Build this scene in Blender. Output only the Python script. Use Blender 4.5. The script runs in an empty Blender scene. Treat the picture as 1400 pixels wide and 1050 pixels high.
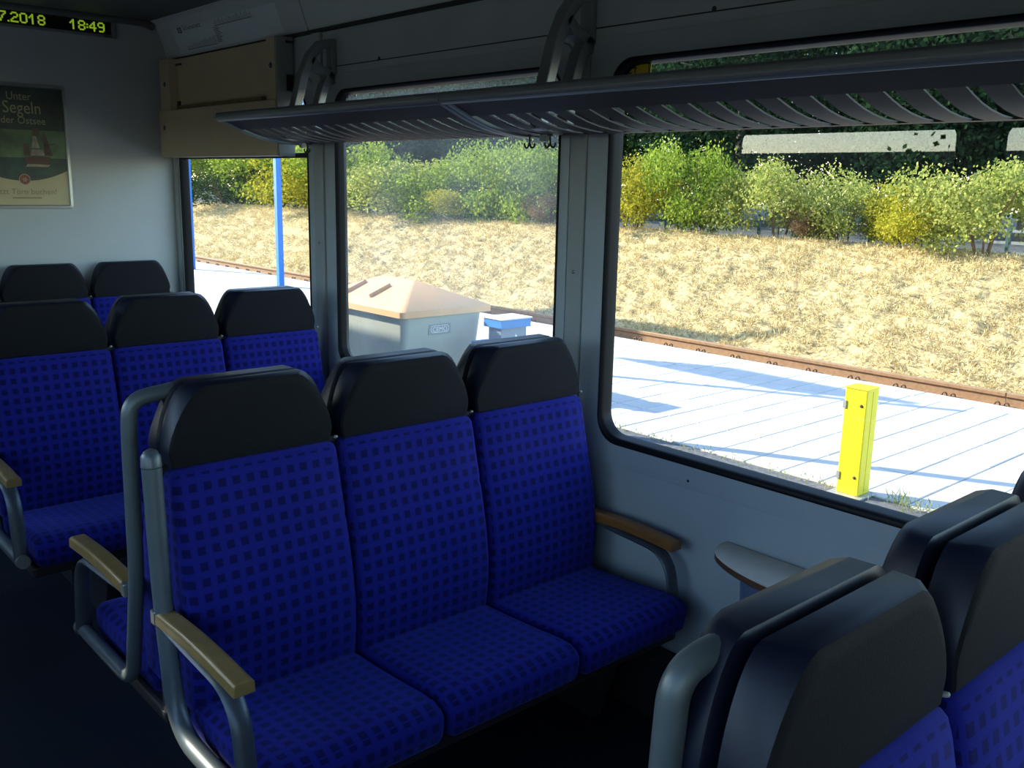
import bpy, bmesh, math, random
import numpy as np
from mathutils import Vector, Matrix, noise

random.seed(7)
rng = np.random.default_rng(7)
SC = bpy.context.scene
COL = SC.collection

# ------------------------------------------------------------------ camera
cam_d = bpy.data.cameras.new('camera')
cam = bpy.data.objects.new('camera', cam_d)
COL.objects.link(cam)
SC.camera = cam
cam_d.sensor_width = 36.0
cam_d.lens = 36.0 * 1281.14 / 1400.0
cam_d.clip_start = 0.02
cam_d.clip_end = 500
H = 1.64
yaw, pitch, roll = 0.73050948, -0.21073024, 0.02179104
fwd = Vector((math.sin(yaw) * math.cos(pitch), math.cos(yaw) * math.cos(pitch), math.sin(pitch)))
rgt = Vector((math.cos(yaw), -math.sin(yaw), 0))
upv = rgt.cross(fwd)
r2 = rgt * math.cos(roll) + upv * math.sin(roll)
u2 = upv * math.cos(roll) - rgt * math.sin(roll)
cam.matrix_world = Matrix(((r2.x, u2.x, -fwd.x, 0), (r2.y, u2.y, -fwd.y, 0), (r2.z, u2.z, -fwd.z, H), (0, 0, 0, 1)))

# ------------------------------------------------------------------ world, sun, exposure
SUN_EL = math.radians(26.0)
SUN_DIR = Vector((-0.44 * math.cos(SUN_EL), 0.898 * math.cos(SUN_EL), math.sin(SUN_EL)))   # towards the sun
world = bpy.data.worlds.new('sky')
SC.world = world
world.use_nodes = True
nt = world.node_tree
sky = nt.nodes.new('ShaderNodeTexSky')
sky.sky_type = 'NISHITA'
sky.sun_disc = False
sky.sun_elevation = SUN_EL
sky.sun_rotation = math.atan2(SUN_DIR.x, SUN_DIR.y)
sky.altitude = 20
sky.air_density = 1.0
sky.dust_density = 0.35
sky.ozone_density = 2.0
bg = nt.nodes['Background']
bg.inputs['Strength'].default_value = 0.34
nt.links.new(sky.outputs[0], bg.inputs['Color'])
sun_d = bpy.data.lights.new('sun', 'SUN')
sun_d.energy = 7.0
sun_d.angle = math.radians(0.6)
sun_d.color = (1.0, 0.90, 0.74)
sun = bpy.data.objects.new('sun', sun_d)
COL.objects.link(sun)
sun.rotation_euler = SUN_DIR.to_track_quat('Z', 'Y').to_euler()
sun.location = (-6, 12, 9)
vs = SC.view_settings
vs.view_transform = 'Standard'
vs.look = 'None'
vs.gamma = 1.0
vs.use_curve_mapping = False
vs.exposure = 1.15

# ------------------------------------------------------------------ helpers: materials
def mat(name, col, rough=0.5, metal=0.0, spec=0.5, var=0.0, scale=30.0, bump=0.0, bscale=200.0, detail=3.0):
    m = bpy.data.materials.new(name)
    m.use_nodes = True
    t = m.node_tree
    b = t.nodes['Principled BSDF']
    b.inputs['Base Color'].default_value = (*col, 1)
    b.inputs['Roughness'].default_value = rough
    b.inputs['Metallic'].default_value = metal
    b.inputs['Specular IOR Level'].default_value = spec
    tc = None
    if var > 0 or bump > 0:
        tc = t.nodes.new('ShaderNodeTexCoord')
    if var > 0:
        n = t.nodes.new('ShaderNodeTexNoise')
        n.inputs['Scale'].default_value = scale
        n.inputs['Detail'].default_value = detail
        t.links.new(tc.outputs['Object'], n.inputs['Vector'])
        r = t.nodes.new('ShaderNodeValToRGB')
        r.color_ramp.elements[0].position = 0.3
        r.color_ramp.elements[1].position = 0.7
        r.color_ramp.elements[0].color = (*[c * (1 - var) for c in col], 1)
        r.color_ramp.elements[1].color = (*[min(1, c * (1 + var)) for c in col], 1)
        t.links.new(n.outputs['Fac'], r.inputs[0])
        t.links.new(r.outputs[0], b.inputs['Base Color'])
    if bump > 0:
        n = t.nodes.new('ShaderNodeTexNoise')
        n.inputs['Scale'].default_value = bscale
        n.inputs['Detail'].default_value = 2
        t.links.new(tc.outputs['Object'], n.inputs['Vector'])
        bp = t.nodes.new('ShaderNodeBump')
        bp.inputs['Strength'].default_value = bump
        bp.inputs['Distance'].default_value = 0.002
        t.links.new(n.outputs['Fac'], bp.inputs['Height'])
        t.links.new(bp.outputs[0], b.inputs['Normal'])
    return m

def fabric_mat():
    m = bpy.data.materials.new('blue_checked_fabric')
    m.use_nodes = True
    t = m.node_tree
    b = t.nodes['Principled BSDF']
    b.inputs['Roughness'].default_value = 0.9
    b.inputs['Specular IOR Level'].default_value = 0.15
    b.inputs['Sheen Weight'].default_value = 0.25
    b.inputs['Sheen Tint'].default_value = (0.2, 0.25, 1, 1)
    uv = t.nodes.new('ShaderNodeUVMap')
    sep = t.nodes.new('ShaderNodeSeparateXYZ')
    t.links.new(uv.outputs[0], sep.inputs[0])
    def M(op, a, bv=None):
        n = t.nodes.new('ShaderNodeMath')
        n.operation = op
        t.links.new(a, n.inputs[0]) if not isinstance(a, float) else None
        if bv is not None:
            if isinstance(bv, float): n.inputs[1].default_value = bv
            else: t.links.new(bv, n.inputs[1])
        return n.outputs[0]
    masks, lines = [], []
    for k in (0, 1):
        f = M('FRACT', M('MULTIPLY', sep.outputs[k], 1 / 0.0355))
        d = M('ABSOLUTE', M('SUBTRACT', f, 0.5))
        masks.append(M('LESS_THAN', d, 0.27))
        lines.append(M('GREATER_THAN', d, 0.46))
    sq = M('MULTIPLY', masks[0], masks[1])
    ln = M('MAXIMUM', lines[0], lines[1])
    nz = t.nodes.new('ShaderNodeTexNoise')
    nz.inputs['Scale'].default_value = 500
    t.links.new(uv.outputs[0], nz.inputs['Vector'])
    base = t.nodes.new('ShaderNodeMix'); base.data_type = 'RGBA'
    base.inputs['A'].default_value = (0.008, 0.010, 0.165, 1)
    base.inputs['B'].default_value = (0.012, 0.014, 0.215, 1)
    t.links.new(nz.outputs['Fac'], base.inputs['Factor'])
    m1 = t.nodes.new('ShaderNodeMix'); m1.data_type = 'RGBA'
    t.links.new(ln, m1.inputs['Factor'])
    t.links.new(base.outputs['Result'], m1.inputs['A'])
    m1.inputs['B'].default_value = (0.012, 0.014, 0.20, 1)
    m2 = t.nodes.new('ShaderNodeMix'); m2.data_type = 'RGBA'
    t.links.new(sq, m2.inputs['Factor'])
    t.links.new(m1.outputs['Result'], m2.inputs['A'])
    m2.inputs['B'].default_value = (0.004, 0.005, 0.075, 1)
    t.links.new(m2.outputs['Result'], b.inputs['Base Color'])
    return m

def glass_mat(name, haze, tint=(0.93, 0.97, 0.95)):
    m = bpy.data.materials.new(name)
    m.use_nodes = True
    t = m.node_tree
    t.nodes.remove(t.nodes['Principled BSDF'])
    out = t.nodes['Material Output']
    tr = t.nodes.new('ShaderNodeBsdfTransparent')
    tr.inputs[0].default_value = (*tint, 1)
    gl = t.nodes.new('ShaderNodeBsdfGlossy')
    gl.inputs['Roughness'].default_value = 0.01
    fr = t.nodes.new('ShaderNodeFresnel')
    ge = t.nodes.new('ShaderNodeNewGeometry')
    io = t.nodes.new('ShaderNodeMapRange')          # same reflectance from both sides of the thin pane
    io.inputs['To Min'].default_value = 1.95
    io.inputs['To Max'].default_value = 1 / 1.95
    t.links.new(ge.outputs['Backfacing'], io.inputs[0])
    t.links.new(io.outputs[0], fr.inputs['IOR'])
    mx = t.nodes.new('ShaderNodeMixShader')
    t.links.new(fr.outputs[0], mx.inputs[0])
    t.links.new(tr.outputs[0], mx.inputs[1])
    t.links.new(gl.outputs[0], mx.inputs[2])
    if haze > 0:
        df = t.nodes.new('ShaderNodeBsdfTranslucent')
        df.inputs[0].default_value = (0.9, 0.92, 0.9, 1)
        nz = t.nodes.new('ShaderNodeTexNoise')
        nz.inputs['Scale'].default_value = 2.2
        nz.inputs['Detail'].default_value = 4
        tc = t.nodes.new('ShaderNodeTexCoord')
        t.links.new(tc.outputs['Object'], nz.inputs['Vector'])
        mr = t.nodes.new('ShaderNodeMapRange')
        mr.inputs['From Min'].default_value = 0.3
        mr.inputs['From Max'].default_value = 0.75
        mr.inputs['To Min'].default_value = haze * 0.3
        mr.inputs['To Max'].default_value = haze * 1.6
        t.links.new(nz.outputs['Fac'], mr.inputs[0])
        m2 = t.nodes.new('ShaderNodeMixShader')
        t.links.new(mr.outputs[0], m2.inputs[0])
        t.links.new(mx.outputs[0], m2.inputs[1])
        t.links.new(df.outputs[0], m2.inputs[2])
        t.links.new(m2.outputs[0], out.inputs[0])
    else:
        t.links.new(mx.outputs[0], out.inputs[0])
    return m

def leaf_mat(name, c0, c1, trans=0.45):
    m = bpy.data.materials.new(name)
    m.use_nodes = True
    t = m.node_tree
    t.nodes.remove(t.nodes['Principled BSDF'])
    out = t.nodes['Material Output']
    g = t.nodes.new('ShaderNodeNewGeometry')
    r = t.nodes.new('ShaderNodeValToRGB')
    r.color_ramp.elements[0].color = (*c0, 1)
    r.color_ramp.elements[1].color = (*c1, 1)
    t.links.new(g.outputs['Random Per Island'], r.inputs[0])
    d = t.nodes.new('ShaderNodeBsdfDiffuse')
    tl = t.nodes.new('ShaderNodeBsdfTranslucent')
    mx = t.nodes.new('ShaderNodeMixShader')
    mx.inputs[0].default_value = trans
    t.links.new(r.outputs[0], d.inputs[0])
    t.links.new(r.outputs[0], tl.inputs[0])
    t.links.new(d.outputs[0], mx.inputs[1])
    t.links.new(tl.outputs[0], mx.inputs[2])
    t.links.new(mx.outputs[0], out.inputs[0])
    return m

def emit_mat(name, col, s):
    m = bpy.data.materials.new(name)
    m.use_nodes = True
    b = m.node_tree.nodes['Principled BSDF']
    b.inputs['Base Color'].default_value = (*[c * 0.3 for c in col], 1)
    b.inputs['Emission Color'].default_value = (*col, 1)
    b.inputs['Emission Strength'].default_value = s
    return m

M = dict(
    wall=mat('wall_plastic', (0.42, 0.47, 0.485), 0.42, var=0.04, scale=6),
    wall2=mat('bulkhead_laminate', (0.40, 0.43, 0.42), 0.5, var=0.03, scale=4),
    cover=mat('pillar_cover_plastic', (0.38, 0.40, 0.395), 0.4, var=0.05, scale=8),
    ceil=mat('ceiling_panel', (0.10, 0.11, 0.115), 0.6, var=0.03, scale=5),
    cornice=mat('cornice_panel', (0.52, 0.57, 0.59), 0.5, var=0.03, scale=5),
    floor=mat('dark_blue_linoleum', (0.010, 0.014, 0.024), 0.55, var=0.25, scale=120, bump=0.1),
    rubber=mat('black_rubber', (0.005, 0.005, 0.006), 0.5, spec=0.25),
    seam_shade=mat('dark_seam_and_shade', (0.03, 0.035, 0.035), 0.8),
    fabric=fabric_mat(),
    leather=mat('navy_black_leather', (0.005, 0.008, 0.022), 0.42, spec=0.4, var=0.12, scale=25, bump=0.06, bscale=260),
    leatherf=mat('charcoal_headrest_cloth', (0.007, 0.0075, 0.010), 0.75, spec=0.18, var=0.15, scale=90, bump=0.3, bscale=500),
    shell=mat('dark_seat_shell', (0.020, 0.021, 0.024), 0.5),
    tube=mat('grey_painted_tube', (0.10, 0.125, 0.135), 0.38, metal=0.25, var=0.06, scale=20),
    armbar=mat('grey_arm_metal', (0.085, 0.10, 0.115), 0.4, metal=0.4, var=0.08, scale=60),
    wood=mat('varnished_beech', (0.25, 0.165, 0.055), 0.30, var=0.15, scale=14, bump=0.03),
    wood2=mat('amber_beech', (0.27, 0.11, 0.025), 0.30, var=0.15, scale=14),
    pin=mat('pale_pin', (0.35, 0.35, 0.33), 0.4),
    tabtop=mat('beige_laminate', (0.62, 0.55, 0.45), 0.4, var=0.05, scale=30),
    tabedge=mat('brown_table_edge', (0.13, 0.06, 0.03), 0.4),
    binblue=mat('blue_grey_bin', (0.12, 0.16, 0.26), 0.45),
    rackm=mat('rack_grey_extrusion', (0.20, 0.225, 0.24), 0.38, metal=0.3),
    slat=mat('rack_slat_bronze', (0.060, 0.045, 0.038), 0.55, metal=0.0, spec=0.3, var=0.06, scale=15),
    bracket=mat('cast_bracket_grey', (0.27, 0.29, 0.29), 0.42, metal=0.35),
    black=mat('black_plastic', (0.012, 0.012, 0.012), 0.4),
    box=mat('beige_box_panel', (0.52, 0.42, 0.27), 0.5, var=0.04, scale=6),
    boxs=mat('grey_box_side', (0.26, 0.28, 0.27), 0.5),
    boxgap=mat('brown_shelf_edge', (0.24, 0.15, 0.06), 0.6, var=0.2, scale=20),
    chrome=mat('steel_screw', (0.6, 0.6, 0.6), 0.25, metal=1.0),
    alu=mat('aluminium_frame', (0.33, 0.35, 0.34), 0.3, metal=0.7),
    disp=mat('display_housing', (0.18, 0.20, 0.195), 0.5),
    screen=mat('black_screen', (0.004, 0.006, 0.004), 0.3),
    led=emit_mat('green_led', (0.50, 0.80, 0.03), 0.17),
    ink=mat('dark_ink', (0.05, 0.06, 0.08), 0.6),
    p_dark=mat('poster_dark_green', (0.012, 0.035, 0.025), 0.35, var=0.5, scale=9),
    p_sky=mat('poster_green_sky', (0.085, 0.15, 0.06), 0.35, var=0.7, scale=7),
    p_sea=mat('poster_green_sea', (0.006, 0.05, 0.035), 0.35, var=0.5, scale=14),
    p_sand=mat('poster_sand', (0.44, 0.38, 0.20), 0.35, var=0.05, scale=10),
    p_arc=mat('poster_dark_arc', (0.03, 0.04, 0.03), 0.35),
    p_text=mat('poster_text_gold', (0.30, 0.32, 0.15), 0.4),
    p_brown=mat('poster_text_brown', (0.25, 0.17, 0.08), 0.4),
    p_red=mat('poster_emblem_red', (0.22, 0.05, 0.025), 0.4),
    p_sail=mat('poster_sail', (0.32, 0.28, 0.19), 0.4, var=0.3, scale=40),
    p_sailb=mat('poster_sail_brown', (0.09, 0.06, 0.035), 0.4, var=0.3, scale=40),
    p_hull=mat('poster_hull', (0.10, 0.05, 0.03), 0.4),
    glass=glass_mat('window_glass', 0.0),
    glassd=glass_mat('dusty_window_glass', 0.09),
    paver=mat('pale_concrete_paver', (0.52, 0.51, 0.49), 0.85, var=0.10, scale=3.0, bump=0.3, bscale=80),
    joint=mat('paving_bed', (0.10, 0.095, 0.085), 0.95, var=0.3, scale=20),
    asphalt=mat('grey_asphalt', (0.11, 0.115, 0.125), 0.9, var=0.3, scale=25, bump=0.5, bscale=60),
    road=mat('far_grey_road', (0.05, 0.06, 0.068), 0.9, var=0.2, scale=2),
    ballast=mat('brown_ballast', (0.24, 0.17, 0.11), 0.95, var=0.5, scale=12, bump=0.9, bscale=20),
    ground=mat('dark_trackside_ground', (0.085, 0.080, 0.06), 0.95, var=0.3, scale=0.6),
    bank=mat('dry_straw_bank', (0.40, 0.31, 0.15), 0.95, var=0.55, scale=17, detail=10),  # noise paints shade specks between tufts, along with straw and soil tones
    rail=mat('rusty_rail', (0.25, 0.145, 0.075), 0.6, metal=0.2, var=0.15, scale=20),
    railhead=mat('rail_head_steel', (0.42, 0.30, 0.20), 0.45, metal=0.5),
    yellow=mat('yellow_paint', (0.80, 0.66, 0.015), 0.45, var=0.04, scale=8),
    rust=mat('rusty_bolt', (0.10, 0.05, 0.02), 0.7),
    zinc=mat('zinc_plate', (0.45, 0.45, 0.44), 0.5, metal=0.6, var=0.1, scale=20),
    grp=mat('grey_green_grp', (0.43, 0.45, 0.38), 0.55, var=0.05, scale=5),
    lid=mat('orange_grp_lid', (0.72, 0.40, 0.19), 0.5, var=0.04, scale=5),
    lidr=mat('lid_rib', (0.55, 0.30, 0.15), 0.5),
    logo=mat('embossed_logo_grey', (0.26, 0.28, 0.26), 0.6),
    blue=mat('signal_blue_paint', (0.015, 0.17, 0.60), 0.4, var=0.03, scale=8),
    bluebox=mat('blue_steel_box', (0.03, 0.20, 0.50), 0.4),
    greybox=mat('grey_steel_panel', (0.16, 0.21, 0.27), 0.5),
    white=mat('white_paint', (0.75, 0.76, 0.76), 0.5),
    lamp=mat('lamp_post_grey', (0.22, 0.24, 0.25), 0.5, metal=0.4),
    bark=mat('grey_bark', (0.12, 0.10, 0.085), 0.9, var=0.4, scale=18, bump=0.8, bscale=40),
    stem=mat('brown_twig', (0.14, 0.085, 0.05), 0.9, var=0.3, scale=20),
    fence=mat('green_fence_post', (0.03, 0.075, 0.06), 0.6),
    wire=mat('grey_fence_rail', (0.20, 0.23, 0.24), 0.6),
    grass=leaf_mat('dry_grass_blades', (0.34, 0.25, 0.11), (0.82, 0.70, 0.40), 0.15),
    weed=leaf_mat('green_weeds', (0.16, 0.22, 0.05), (0.40, 0.40, 0.14), 0.3),
    lf_green=leaf_mat('bright_green_leaves', (0.11, 0.19, 0.022), (0.30, 0.37, 0.055)),
    lf_yellow=leaf_mat('yellow_green_leaves', (0.22, 0.24, 0.022), (0.48, 0.43, 0.05)),
    lf_pale=leaf_mat('pale_green_leaves', (0.19, 0.25, 0.05), (0.45, 0.46, 0.13)),
    lf_brown=leaf_mat('withered_brown_leaves', (0.13, 0.075, 0.045), (0.28, 0.19, 0.10)),
    lf_dark=leaf_mat('shaded_green_leaves', (0.007, 0.020, 0.010), (0.022, 0.050, 0.020), 0.3),  # shade of the wood is put into this dark leaf colour
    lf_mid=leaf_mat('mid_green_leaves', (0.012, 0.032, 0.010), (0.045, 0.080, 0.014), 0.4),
    lf_red=leaf_mat('red_leaves', (0.30, 0.05, 0.05), (0.45, 0.12, 0.10), 0.4),
)

# ------------------------------------------------------------------ helpers: meshes
class MB:
    """collects faces; build() links them as ONE mesh object"""
    def __init__(self):
        self.v, self.f = [], []
    def add(self, vs_, fs):
        o = len(self.v)
        self.v += [tuple(p) for p in vs_]
        self.f += [tuple(i + o for i in f) for f in fs]
        return self
    def box(self, a, b):
        x0, y0, z0 = a; x1, y1, z1 = b
        return self.add([(x0, y0, z0), (x1, y0, z0), (x1, y1, z0), (x0, y1, z0), (x0, y0, z1), (x1, y0, z1), (x1, y1, z1), (x0, y1, z1)],
                        [(0, 3, 2, 1), (4, 5, 6, 7), (0, 1, 5, 4), (1, 2, 6, 5), (2, 3, 7, 6), (3, 0, 4, 7)])
    def loft(self, loops, cap0=True, cap1=True):
        n = len(loops[0]); vs_ = [p for l in loops for p in l]; fs = []
        for k in range(len(loops) - 1):
            for i in range(n):
                j = (i + 1) % n
                fs.append((k * n + i, k * n + j, (k + 1) * n + j, (k + 1) * n + i))
        if cap0: fs.append(tuple(reversed(range(n))))
        if cap1: fs.append(tuple(range((len(loops) - 1) * n, len(loops) * n)))
        return self.add(vs_, fs)
    def tube(self, path, r, seg=12, caps=True, flat=None):
        """r may be a number or list; flat=(a,b) gives an elliptical section"""
        P = [Vector(p) for p in path]; loops = []; up = None
        for i, p in enumerate(P):
            t = (P[min(i + 1, len(P) - 1)] - P[max(i - 1, 0)]).normalized()
            if up is None:
                up = Vector((1, 0, 0)) if abs(t.x) < 0.8 else Vector((0, 0, 1))
            up = (up - t * up.dot(t)).normalized()
            b = t.cross(up)
            rr = r[i] if isinstance(r, (list, tuple)) else r
            a_, b_ = flat if flat else (rr, rr)
            loops.append([p + up * (a_ * math.cos(2 * math.pi * k / seg)) + b * (b_ * math.sin(2 * math.pi * k / seg)) for k in range(seg)])
        return self.loft(loops, caps, caps)
    def cyl(self, a, b, r, seg=12, r2_=None):
        return self.tube([a, b], [r, r if r2_ is None else r2_], seg)
    def disc_dome(self, a, d, r, h, seg=10):
        a = Vector(a); d = Vector(d).normalized()
        loops = []
        t = Vector((0, 0, 1)) if abs(d.z) < 0.8 else Vector((1, 0, 0))
        u = d.cross(t).normalized(); w = d.cross(u)
        for rr, hh in ((r, 0), (r, h * 0.4), (r * 0.75, h * 0.85), (r * 0.3, h)):
            loops.append([a + d * hh + u * rr * math.cos(2 * math.pi * k / seg) + w * rr * math.sin(2 * math.pi * k / seg) for k in range(seg)])
        return self.loft(loops)
    def mesh(self, name, smooth=0, bevel=0.0, bseg=2, uv=False, recalc=True):
        me = bpy.data.meshes.new(name)
        bm = bmesh.new()
        vv = [bm.verts.new(p) for p in self.v]
        for f in self.f:
            try: bm.faces.new([vv[i] for i in f])
            except ValueError: pass
        if recalc: bmesh.ops.recalc_face_normals(bm, faces=bm.faces)
        if bevel > 0:
            bmesh.ops.remove_doubles(bm, verts=bm.verts, dist=1e-6)
            es = [e for e in bm.edges if len(e.link_faces) == 2 and e.calc_face_angle(0) > 0.5]
            bmesh.ops.bevel(bm, geom=es, offset=bevel, segments=bseg, affect='EDGES', profile=0.5, clamp_overlap=True)
        if smooth:
            for f in bm.faces: f.smooth = True
            for e in bm.edges:
                if len(e.link_faces) == 2 and e.calc_face_angle(0) > math.radians(smooth): e.smooth = False
        if uv:
            L = bm.loops.layers.uv.new('UVMap')
            bm.normal_update()
            for f in bm.faces:
                n = f.normal; a = (abs(n.x) * 0.8, abs(n.y), abs(n.z))
                k = a.index(max(a))
                for l in f.loops:
                    c = l.vert.co
                    l[L].uv = (c.y, c.z) if k == 0 else ((c.x, c.z) if k == 1 else (c.x, c.y))
        bm.to_mesh(me); bm.free()
        return me
    def build(self, name, m, parent=None, **kw):
        return link(name, self.mesh(name, **kw), m, parent)

def link(name, me, m, parent=None):
    o = bpy.data.objects.new(name, me)
    if m is not None and len(me.materials) == 0: me.materials.append(m)
    COL.objects.link(o)
    if parent is not None: o.parent = parent
    return o

def tag(o, label=None, cat=None, group=None, kind=None):
    if label: o['label'] = label
    if cat: o['category'] = cat
    if group: o['group'] = group
    if kind: o['kind'] = kind
    return o

def thing(name, label, cat, loc=(0, 0, 0), group=None, rz=0.0):
    o = bpy.data.objects.new(name, None)
    COL.objects.link(o)
    o.location = loc; o.rotation_euler = (0, 0, rz); o.empty_display_size = 0.1
    return tag(o, label, cat, group)

def copy_tree(o, parent=None):
    c = o.copy(); COL.objects.link(c)
    if parent is not None: c.parent = parent
    for ch in [x for x in bpy.data.objects if x.parent == o]:
        copy_tree(ch, c)
    return c

def fillet(path, r, n=6):
    P = [Vector(p) for p in path]; out = [P[0]]
    for i in range(1, len(P) - 1):
        a, b, c = P[i - 1], P[i], P[i + 1]
        rr = min(r, (a - b).length * 0.48, (c - b).length * 0.48)
        p0 = b + (a - b).normalized() * rr; p1 = b + (c - b).normalized() * rr
        for k in range(n + 1):
            t = k / n
            out.append(p0 * (1 - t) ** 2 + b * 2 * t * (1 - t) + p1 * t * t)
    out.append(P[-1])
    return out

def rrect(a0, a1, b0, b1, r, n=6):
    pts = []
    for (ca, cb, s) in ((a1 - r, b1 - r, 0), (a0 + r, b1 - r, 1), (a0 + r, b0 + r, 2), (a1 - r, b0 + r, 3)):
        for k in range(n + 1):
            t = math.pi / 2 * (s + k / n)
            pts.append((ca + r * math.cos(t), cb + r * math.sin(t)))
    return pts

def offset_loop(L, d):
    n = len(L); out = []
    area = sum(L[i][0] * L[(i + 1) % n][1] - L[(i + 1) % n][0] * L[i][1] for i in range(n))
    s = 1 if area > 0 else -1
    for i in range(n):
        p0, p1, p2 = Vector(L[i - 1]), Vector(L[i]), Vector(L[(i + 1) % n])
        e1 = (p1 - p0).normalized(); e2 = (p2 - p1).normalized()
        n1 = Vector((e1.y, -e1.x)) * s; n2 = Vector((e2.y, -e2.x)) * s
        nn = (n1 + n2)
        nn = nn.normalized() if nn.length > 1e-6 else n1
        k = 1 / max(0.5, nn.dot(n1))
        out.append((p1.x - nn.x * d * k, p1.y - nn.y * d * k))
    return out

def cushion(x0, x1, prof, r, sy):
    """closed yz profile lofted along x with rounded ends"""
    m = MB(); loops = []
    for dx, ins in ((0, r), (r * 0.25, r * 0.4), (r, 0)):
        loops.append((x0 + dx, ins))
    nmid = 4
    for k in range(1, nmid): loops.append((x0 + r + (x1 - x0 - 2 * r) * k / nmid, 0))
    for dx, ins in ((r, 0), (r * 0.25, r * 0.4), (0, r)):
        loops.append((x1 - dx, ins))
    LL = []
    for x, ins in loops:
        pl = offset_loop(prof, ins) if ins else prof
        LL.append([(x, sy * p[0], p[1]) for p in pl])
    m.loft(LL)
    return m

def text_mesh(name, body, size, m, parent, loc, rot, align='CENTER', squash=1.0, extrude=0.0):
    cu = bpy.data.curves.new('txt', 'FONT')
    cu.body = body; cu.size = size; cu.align_x = align; cu.extrude = extrude
    cu.resolution_u = 3
    ob = bpy.data.objects.new('txt', cu); COL.objects.link(ob)
    dg = bpy.context.evaluated_depsgraph_get()
    me = bpy.data.meshes.new_from_object(ob.evaluated_get(dg))
    bpy.data.objects.remove(ob); bpy.data.curves.remove(cu)
    me.transform(Matrix.Diagonal((squash, 1, 1, 1)))
    me.name = name
    me.materials.clear()
    o = link(name, me, m, parent)
    o.location = loc; o.rotation_euler = rot
    return o

# ------------------------------------------------------------------ the coach body
XW, XL, YB, YE = 2.22, -0.66, 5.40, -3.4
WZ0, WZ1 = 0.818, 2.017
WINS = [(3.885, 5.332), (2.255, 3.655), (0.605, 2.042), (-1.03, 0.40), (-2.66, -1.24)]

def wall_with_holes(name, x, thick, y0, y1, z0, z1, holes):
    bm = bmesh.new(); edges = []
    def loop(pts):
        vs_ = [bm.verts.new((x, p[0], p[1])) for p in pts]
        for i in range(len(vs_)): edges.append(bm.edges.new((vs_[i], vs_[(i + 1) % len(vs_)])))
    loop([(y0, z0), (y1, z0), (y1, z1), (y0, z1)])
    for h in holes: loop(rrect(h[0], h[1], WZ0, WZ1, 0.085))
    bmesh.ops.triangle_fill(bm, edges=edges, use_beauty=True)
    r = bmesh.ops.extrude_face_region(bm, geom=list(bm.faces))
    bmesh.ops.translate(bm, verts=[g for g in r['geom'] if isinstance(g, bmesh.types.BMVert)], vec=(thick, 0, 0))
    bmesh.ops.recalc_face_normals(bm, faces=bm.faces)
    me = bpy.data.meshes.new(name); bm.to_mesh(me); bm.free()
    return tag(link(name, me, M['wall']), kind='structure')

wall_r = wall_with_holes('wall_right', XW, 0.03, YE, 16.0, -0.6, 2.62, WINS)
wall_l = wall_with_holes('wall_left', XL, -0.03, YE, 16.0, -0.6, 2.62, WINS)
tag(MB().box((XL - 0.05, YB, -0.1), (XW + 0.02, YB + 0.03, 2.6)).build('wall_far', M['wall2']), kind='structure')
tag(MB().box((XL - 0.05, YE - 0.03, -0.1), (XW + 0.02, YE, 2.6)).build('wall_back', M['wall2']), kind='structure')
tag(MB().box((XL - 0.03, YE, -0.12), (XW + 0.03, 16.0, 0.0)).build('floor', M['floor']), kind='structure')
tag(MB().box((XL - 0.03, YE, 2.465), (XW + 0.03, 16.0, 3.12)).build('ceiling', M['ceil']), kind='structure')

# windows: gasket ring, pane, raised surround
def loop3(x, y0, y1, z0, z1, r): return [(x, p[0], p[1]) for p in rrect(y0, y1, z0, z1, r)]
def make_window(n, y0, y1, x, s, dusty=False):
    root = bpy.data.objects.new('window_%d' % n, None); COL.objects.link(root); tag(root, kind='structure')
    g = MB()
    g.loft([loop3(x + s * 0.012, y0 - 0.002, y1 + 0.002, WZ0 - 0.002, WZ1 + 0.002, 0.087),
            loop3(x - s * 0.012, y0, y1, WZ0, WZ1, 0.085),
            loop3(x - s * 0.014, y0 + 0.006, y1 - 0.006, WZ0 + 0.008, WZ1 - 0.006, 0.082),
            loop3(x - s * 0.006, y0 + 0.012, y1 - 0.012, WZ0 + 0.020, WZ1 - 0.014, 0.078),
            loop3(x + s * 0.004, y0 + 0.014, y1 - 0.014, WZ0 + 0.022, WZ1 - 0.016, 0.076),
            loop3(x + s * 0.024, y0 + 0.018, y1 - 0.018, WZ0 + 0.026, WZ1 - 0.020, 0.072),
            loop3(x + s * 0.036, y0 + 0.018, y1 - 0.018, WZ0 + 0.026, WZ1 - 0.020, 0.072)], False, False)
    g.build('gasket', M['rubber'], root, smooth=50)
    p = MB(); L0 = loop3(x + s * 0.024, y0 + 0.016, y1 - 0.016, WZ0 + 0.024, WZ1 - 0.018, 0.074)
    p.add(L0, [tuple(range(len(L0)))])
    p.build('pane', M['glassd'] if dusty else M['glass'], root)
    sr = MB()
    sr.loft([loop3(x + s * 0.002, y0 - 0.042, y1 + 0.092, 0.742, 2.085, 0.05),
             loop3(x - s * 0.008, y0 - 0.040, y1 + 0.090, 0.746, 2.082, 0.05),
             loop3(x - s * 0.011, y0 - 0.030, y1 + 0.080, 0.760, 2.072, 0.06),
             loop3(x - s * 0.009, y0, y1, WZ0, WZ1, 0.085)], False, False)
    sr.build('surround', M['wall'], root, smooth=40)
    return root
for i, (a, b) in enumerate(WINS):
    w = make_window(i + 1, a, b if i else b - 0.0, XW, 1, dusty=(i == 1))
for i, (a, b) in enumerate(WINS):
    make_window(i + 6, a, b, XL, -1)
# dark transom bar of the far window
w1 = bpy.data.objects['window_1']
MB().box((XW - 0.002, 3.90, 1.735), (XW + 0.03, 5.315, 1.758)).build('transom', M['rubber'], w1, bevel=0.004)

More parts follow.
